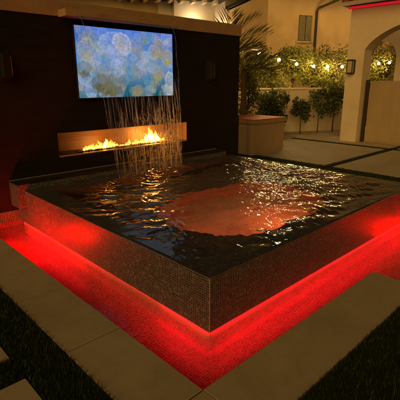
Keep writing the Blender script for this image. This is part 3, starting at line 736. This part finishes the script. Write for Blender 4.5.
HA = (12.5, 15.)
ha = thing('far_house', 'pale lit house with dark roof overhang beyond the dark wall', 'house', (*HA, 0))
obj('wall', rbox(MB(), HA, -.74, 9, 0, 6, -.05, 5.6), M['stucco_pale'], ha)
obj('side_wall', rbox(MB(), HA, -7, -.741, .5, 6, -.05, 5.4), M['stucco_house'], ha)  # darker tan stands in for the weaker light on this wall
obj('bay', rbox(MB(), HA, -.1, 1.95, -.5, -.001, -.05, 5.3), M['stucco_pale'], ha)
obj('roof', rbox(MB(), HA, -7, -1.0, -.5, 6, 5.42, 5.6), M['soffit'], ha)
rf = MB()
rbox(rf, HA, -1.3, 2.35, -1.15, -.002, 5.31, 5.5); rbox(rf, HA, 2.36, 9.2, -.7, 6, 5.62, 5.8)
obj('bay_roof', rf, M['soffit'], ha)
for s in (-2.6, -2.0, -1.4): obj('rafter_tail', rbox(MB(), HA, s-.07, s+.07, -.45, .499, 5.24, 5.419), M['rafter'], ha)
for s in (-.9, -.35, .2, .75, 1.3, 1.85): obj('rafter_tail', rbox(MB(), HA, s-.07, s+.07, -1.1, -.502, 5.15, 5.309), M['rafter'], ha)

def lamp(name, label, cat, p, aim, size, m, power=None, spread=None, group=None):
    r = thing(name, label, cat, p, group)
    a = (Vector(aim)-Vector(p)).normalized(); q = a.to_track_quat('Z', 'Y')
    h = MB().lathe((0,0,0), [(size*.6,-size*1.3),(size*1.1,-size*.9),(size*1.15,-.004),(size*1.02,-.002)], 16)
    ln = MB().lathe((0,0,0), [(size,0),(size*.6,size*.12),(size*.05,size*.16)], 16)
    for mb, nm, mm in ((h, 'housing', M['black']), (ln, 'lens', m)):
        mb.v = [tuple(q @ Vector(v)) for v in mb.v]; obj(nm, mb, mm, r, local=True)
    return r
lamp('flood_lamp', 'bright flood lamp under the eave of the tan house, above the shuttered window', 'flood lamp', rp(HB, .75, -.45, 5.45), (4, 1.5, 0), .2, M['flood'])
lamp('flood_lamp', 'second bright flood lamp under the eave of the tan house, beyond the downspout', 'flood lamp', rp(HB, 3.9, -.45, 5.45), (4, 1., 0), .17, M['flood'])
lamp('wall_uplight', 'small bright uplight at the foot of the pale bay, left one', 'uplight', rp(HA, .8, -.9, 4.2), rp(HA, .8, -.3, 5.6), .09, M['uplight'], group='uplights on the pale house')
lamp('wall_uplight', 'small bright uplight on the pale wall right of the bay', 'uplight', rp(HA, 2.7, -.55, 4.0), rp(HA, 2.7, -.0, 5.4), .1, M['uplight'], group='uplights on the pale house')
lamp('wall_uplight', 'small uplight on the pale wall behind the palm fronds', 'uplight', rp(HA, 4.4, -.6, 3.4), rp(HA, 4.4, -.0, 5.2), .1, M['uplight'], group='uplights on the pale house')

# ------------------------------------------------------------------ string lights
sg = thing('string_lights', 'warm glowing bulbs strung on a cable above the garden wall and past the gateway', 'string lights', (4.03, 3.6, 2.3))
bulbs = [(8.42,6.35,2.37),(9.84,6.67,2.26),(11.0,6.76,2.16),(12.03,6.72,2.11),(12.77,6.58,2.11),(13.49,6.39,2.12),(13.96,6.11,2.15),(14.32,5.81,2.19),(14.63,5.5,2.24),(15.43,5.44,2.29)]
cpts = [Vector((4.045,3.7,2.36)), Vector((6.2,5.,2.37))]+[Vector(b)+Vector((0,0,.12)) for b in bulbs]+[Vector((16.6,5.4,2.55))]
fine = []
for a, b in zip(cpts[:-1], cpts[1:]):
    for k in range(5): t = k/5; fine.append(a.lerp(b, t)-Vector((0,0,.03*math.sin(math.pi*t))))
fine.append(cpts[-1])
obj('cable', MB().tube(fine, .007, 5), M['black'], sg)
obj('hook', MB().tube([(4.0,3.68,2.31),(4.05,3.68,2.31),(4.06,3.69,2.36)], .012, 6), M['trim'], sg)
for b in bulbs:
    so_ = obj('socket', MB().lathe(b, [(.016,.12),(.02,.1),(.02,.05)], 10), M['black'], sg)
    obj('bulb', MB().lathe(b, [(.012,.05),(.04,.03),(.052,0),(.04,-.036),(.01,-.045)], 12), M['bulb'], so_, smooth=True)

# ------------------------------------------------------------------ plants
def leaf_cloud(clumps, n, size, aspect=.45, droop=0):
    mb = MB(); mb.hasuv = True
    wts = np.array([c[1][0]*c[1][1]*c[1][2] for c in clumps])**.7; wts /= wts.sum()
    for i in range(n):
        c, r = clumps[rng.choice(len(clumps), p=wts)]
        d = rng.normal(0, 1, 3); d /= np.linalg.norm(d); d = d*rng.uniform(.25, 1)**.6*(1+.22*rng.normal())
        p = Vector(c)+Vector((d[0]*r[0], d[1]*r[1], d[2]*r[2]))
        a = Vector(rng.normal(0, 1, 3)); a.z -= droop; a.normalize(); b = a.cross(Vector(rng.normal(0, 1, 3))).normalized()
        s = size*rng.uniform(.6, 1.3); u = rng.uniform(0, 1)
        k = len(mb.v); nrm = a.cross(b)*s*.12
        mb.v += [tuple(p-a*s*.5), tuple(p+b*s*aspect*.5+nrm), tuple(p+a*s*.5), tuple(p-b*s*aspect*.5+nrm)]
        mb.f += [(k,k+1,k+2),(k,k+2,k+3)]; mb.u += [(u,0)]*4
    return mb
def tree(name, label, cat, base, h, crown_r, zc, n, size, m, group, ncl=9, tr=.03, lean=0, spread=.75):
    r = thing(name, label, cat, base, group); bx, by_, bz = base
    top = Vector((bx+lean, by_, bz+zc)); mb = MB()
    mid = Vector((bx+lean*.3+.03, by_+.02, bz+zc*.5))
    mb.tube([Vector(base)-Vector((0,0,.05)), mid, top], [tr, tr*.75, tr*.55], 8)
    clumps = []
    for i in range(ncl):
        q = i*2.4+rng.uniform(-.4,.4); rr = spread*rng.uniform(.35, 1)
        c = top+Vector((math.cos(q)*crown_r[0]*rr, math.sin(q)*crown_r[1]*rr, crown_r[2]*rng.uniform(-.75,.85)))
        k = rng.uniform(.3,.52); clumps.append((tuple(c), (crown_r[0]*k, crown_r[1]*k, crown_r[2]*k)))
        st_ = mid.lerp(top, rng.uniform(.3, 1)); mb.tube([st_, st_.lerp(c, .5)+Vector((0,0,.04)), c], [tr*.45, tr*.3, tr*.12], 5)
    obj('trunk', mb, M['bark'], r, smooth=True)
    obj('crown', leaf_cloud(clumps, n, size), m, r, fixn=False)
G1 = 'citrus shrubs in front of the garden wall'
tree('citrus_tree', 'wide dark leafed shrub nearest the counter, in front of the garden wall', 'shrub', (8.6,6.0,-.03), 1.3, (.66,.55,.56), .82, 2000, .12, M['citrus'], G1, 14, .025, .1)
tree('citrus_tree', 'small round dark shrub on a thin stem, second from the counter', 'shrub', (9.55,5.52,-.03), .9, (.37,.36,.38), .74, 800, .11, M['citrus'], G1, 11, .018, 0)
tree('citrus_tree', 'airy shrub on a thin leaning stem, third from the counter', 'shrub', (10.2,5.3,-.03), 1, (.35,.36,.42), .98, 800, .1, M['citrus'], G1, 11, .018, .06)
tree('citrus_tree', 'tallest dark stemmed shrub beside the gateway pillar', 'shrub', (10.8,5.1,-.03), 1.3, (.42,.4,.56), 1.12, 1100, .1, M['citrus'], G1, 12, .026, -.04)
tree('garden_shrub', 'tall narrow shrub rising beside the end of the dark wall', 'shrub', (6.95,5.5,-.03), 1.5, (.36,.36,.8), 1.3, 1500, .09, M['hedge'], None, 14, .02)
G2 = 'trees behind the garden wall'
for (x, y, zc, cr, n, mm, lb) in (
    (9.6,7.9,1.75,(.95,.8,.75),2600,'hedge','loose olive tree behind the left end of the garden wall'),
    (10.7,7.6,1.9,(.85,.7,.75),2200,'hedge2','bright yellow green tree behind the garden wall, beside the palm'),
    (11.9,7.5,2.15,(.9,.7,.85),2600,'hedge2','tallest yellow green tree below the shuttered window'),
    (12.9,7.15,2.0,(.8,.7,.75),2200,'hedge2','glowing tree beside the dark downspout'),
    (14.0,6.95,2.0,(.8,.6,.9),2000,'hedge','dull olive tree just left of the gateway pillar'),
    (15.6,6.3,2.1,(.9,.9,.9),2600,'hedge2','lit bushy tree seen through the arch above the gate, near the bulbs'),
    (17.2,6.3,2.5,(1.2,1.2,1.2),2200,'hedge','dark tree seen through the top of the arch')):
    tree('garden_tree', lb, 'tree', (x, y, -.05), 3, cr, zc, n, .115, M[mm], G2, 16, .045)

def palm(name, label, base, h, fronds, flen, leaf, tr=.07):
    r = thing(name, label, 'palm', base, 'palms behind the dark wall'); b = Vector(base); top = b+Vector((0,0,h))
    obj('trunk', MB().tube([b-Vector((0,0,.05)), b+Vector((.03,0,h*.5)), top], [tr*1.2, tr, tr*.9], 10), M['bark'], r, smooth=True)
    for az, el, ln in fronds:
        mb = MB(); mb.hasuv = True; u = rng.uniform(0, 1)
        d = Vector((math.cos(az), math.sin(az), 0)); nseg = 14; p = top.copy(); pts = [p.copy()]; e = el
        for i in range(nseg):
            p = p + (d*math.cos(e)+Vector((0,0,1))*math.sin(e))*(ln*flen/nseg); pts.append(p.copy()); e -= (.95 if el > .6 else .75)/nseg*(.6+i/nseg)
        side = Vector((-d.y, d.x, 0))
        nb = len(mb.v); mb.tube(pts, [.011*(1-i/(nseg+2)) for i in range(nseg+1)], 5); mb.u += [(u*.5, 0)]*(len(mb.v)-nb)
        for i in range(3, nseg+1):
            t = (pts[i]-pts[i-1]).normalized(); f = i/nseg
            ll = leaf*1.55*math.sin(math.pi*min(1, .18+f*.78))**.7+.05
            for sg_ in (-1, 1):
                for hlf in (0,):
                    q = pts[i-1].lerp(pts[i], hlf)
                    v = (t*.7+side*sg_*rng.uniform(.5,.95)+Vector((0,0,.6+rng.normal(0,.12)))).normalized(); wv = t.cross(v).cross(v).normalized()*.0065
                    tip = q+v*ll-Vector((0,0,ll*.12)); md = q+v*ll*.5
                    k = len(mb.v); uu = min(1, max(0, u+rng.normal(0,.2)))
                    mb.v += [tuple(q), tuple(md+wv), tuple(tip), tuple(md-wv)]; mb.f += [(k,k+1,k+2),(k,k+2,k+3)]; mb.u += [(uu,0)]*4
        obj('frond', mb, M['palm'], r, fixn=False)
palm('palm_tree', 'feathery palm whose fronds rise over the right end of the dark wall', (5.2,4.75,-.05), 2.2,
     [(-.75,1.15,1.0),(-.55,.75,1.05),(-1.0,.35,.8),(.3,1.25,1.0),(-2.2,1.25,.9),(1.4,.9,1),(2.6,.9,1),(-1.5,.1,.7)], 1.15, .34)
palm('palm_tree', 'lower palm with dark arching fronds beside the string lights', (6.5,5.3,-.05), 1.9,
     [(-.8,.5,1.1),(-.5,.2,1.1),(-1.1,.05,.8),(.2,.7,1),(2.3,.7,1),(-2.5,.5,1),(1.2,.9,1)], 1.1, .3)
palm('palm_tree', 'small spiky palm top showing above the middle of the dark wall', (4.4,5.1,-.05), 2.25,
     [(0,1.2,.6),(.7,.9,.6),(-.8,.9,.6),(1.7,1,.6),(2.6,.9,.6),(-1.8,1,.6),(-2.6,.8,.6),(-.3,.5,.6)], 1.0, .22)
bo = thing('path_bollard', 'short black bollard with pale rim beside the end of the dark wall', 'bollard', (5.2,4.35,0))
obj('post', MB().lathe((5.2,4.35,-.05), [(.045,0),(.045,.92),(.04,.93)], 14), M['black'], bo)
obj('rim', MB().lathe((5.2,4.35,.882), [(.06,0),(.06,.015),(.05,.02)], 14), M['trim'], bo)

# ------------------------------------------------------------------ render settings
vs = sc.view_settings; vs.view_transform = 'Standard'; vs.look = 'None'; vs.exposure = 0; vs.gamma = 1; vs.use_curve_mapping = False
sc.display_settings.display_device = 'sRGB'
c = sc.cycles
c.use_denoising = True; c.denoiser = 'OPENIMAGEDENOISE'
c.max_bounces = 10; c.diffuse_bounces = 3; c.glossy_bounces = 5; c.transmission_bounces = 8; c.transparent_max_bounces = 24
c.caustics_reflective = False; c.caustics_refractive = True; c.sample_clamp_indirect = 6; c.blur_glossy = .3
c.use_light_tree = True
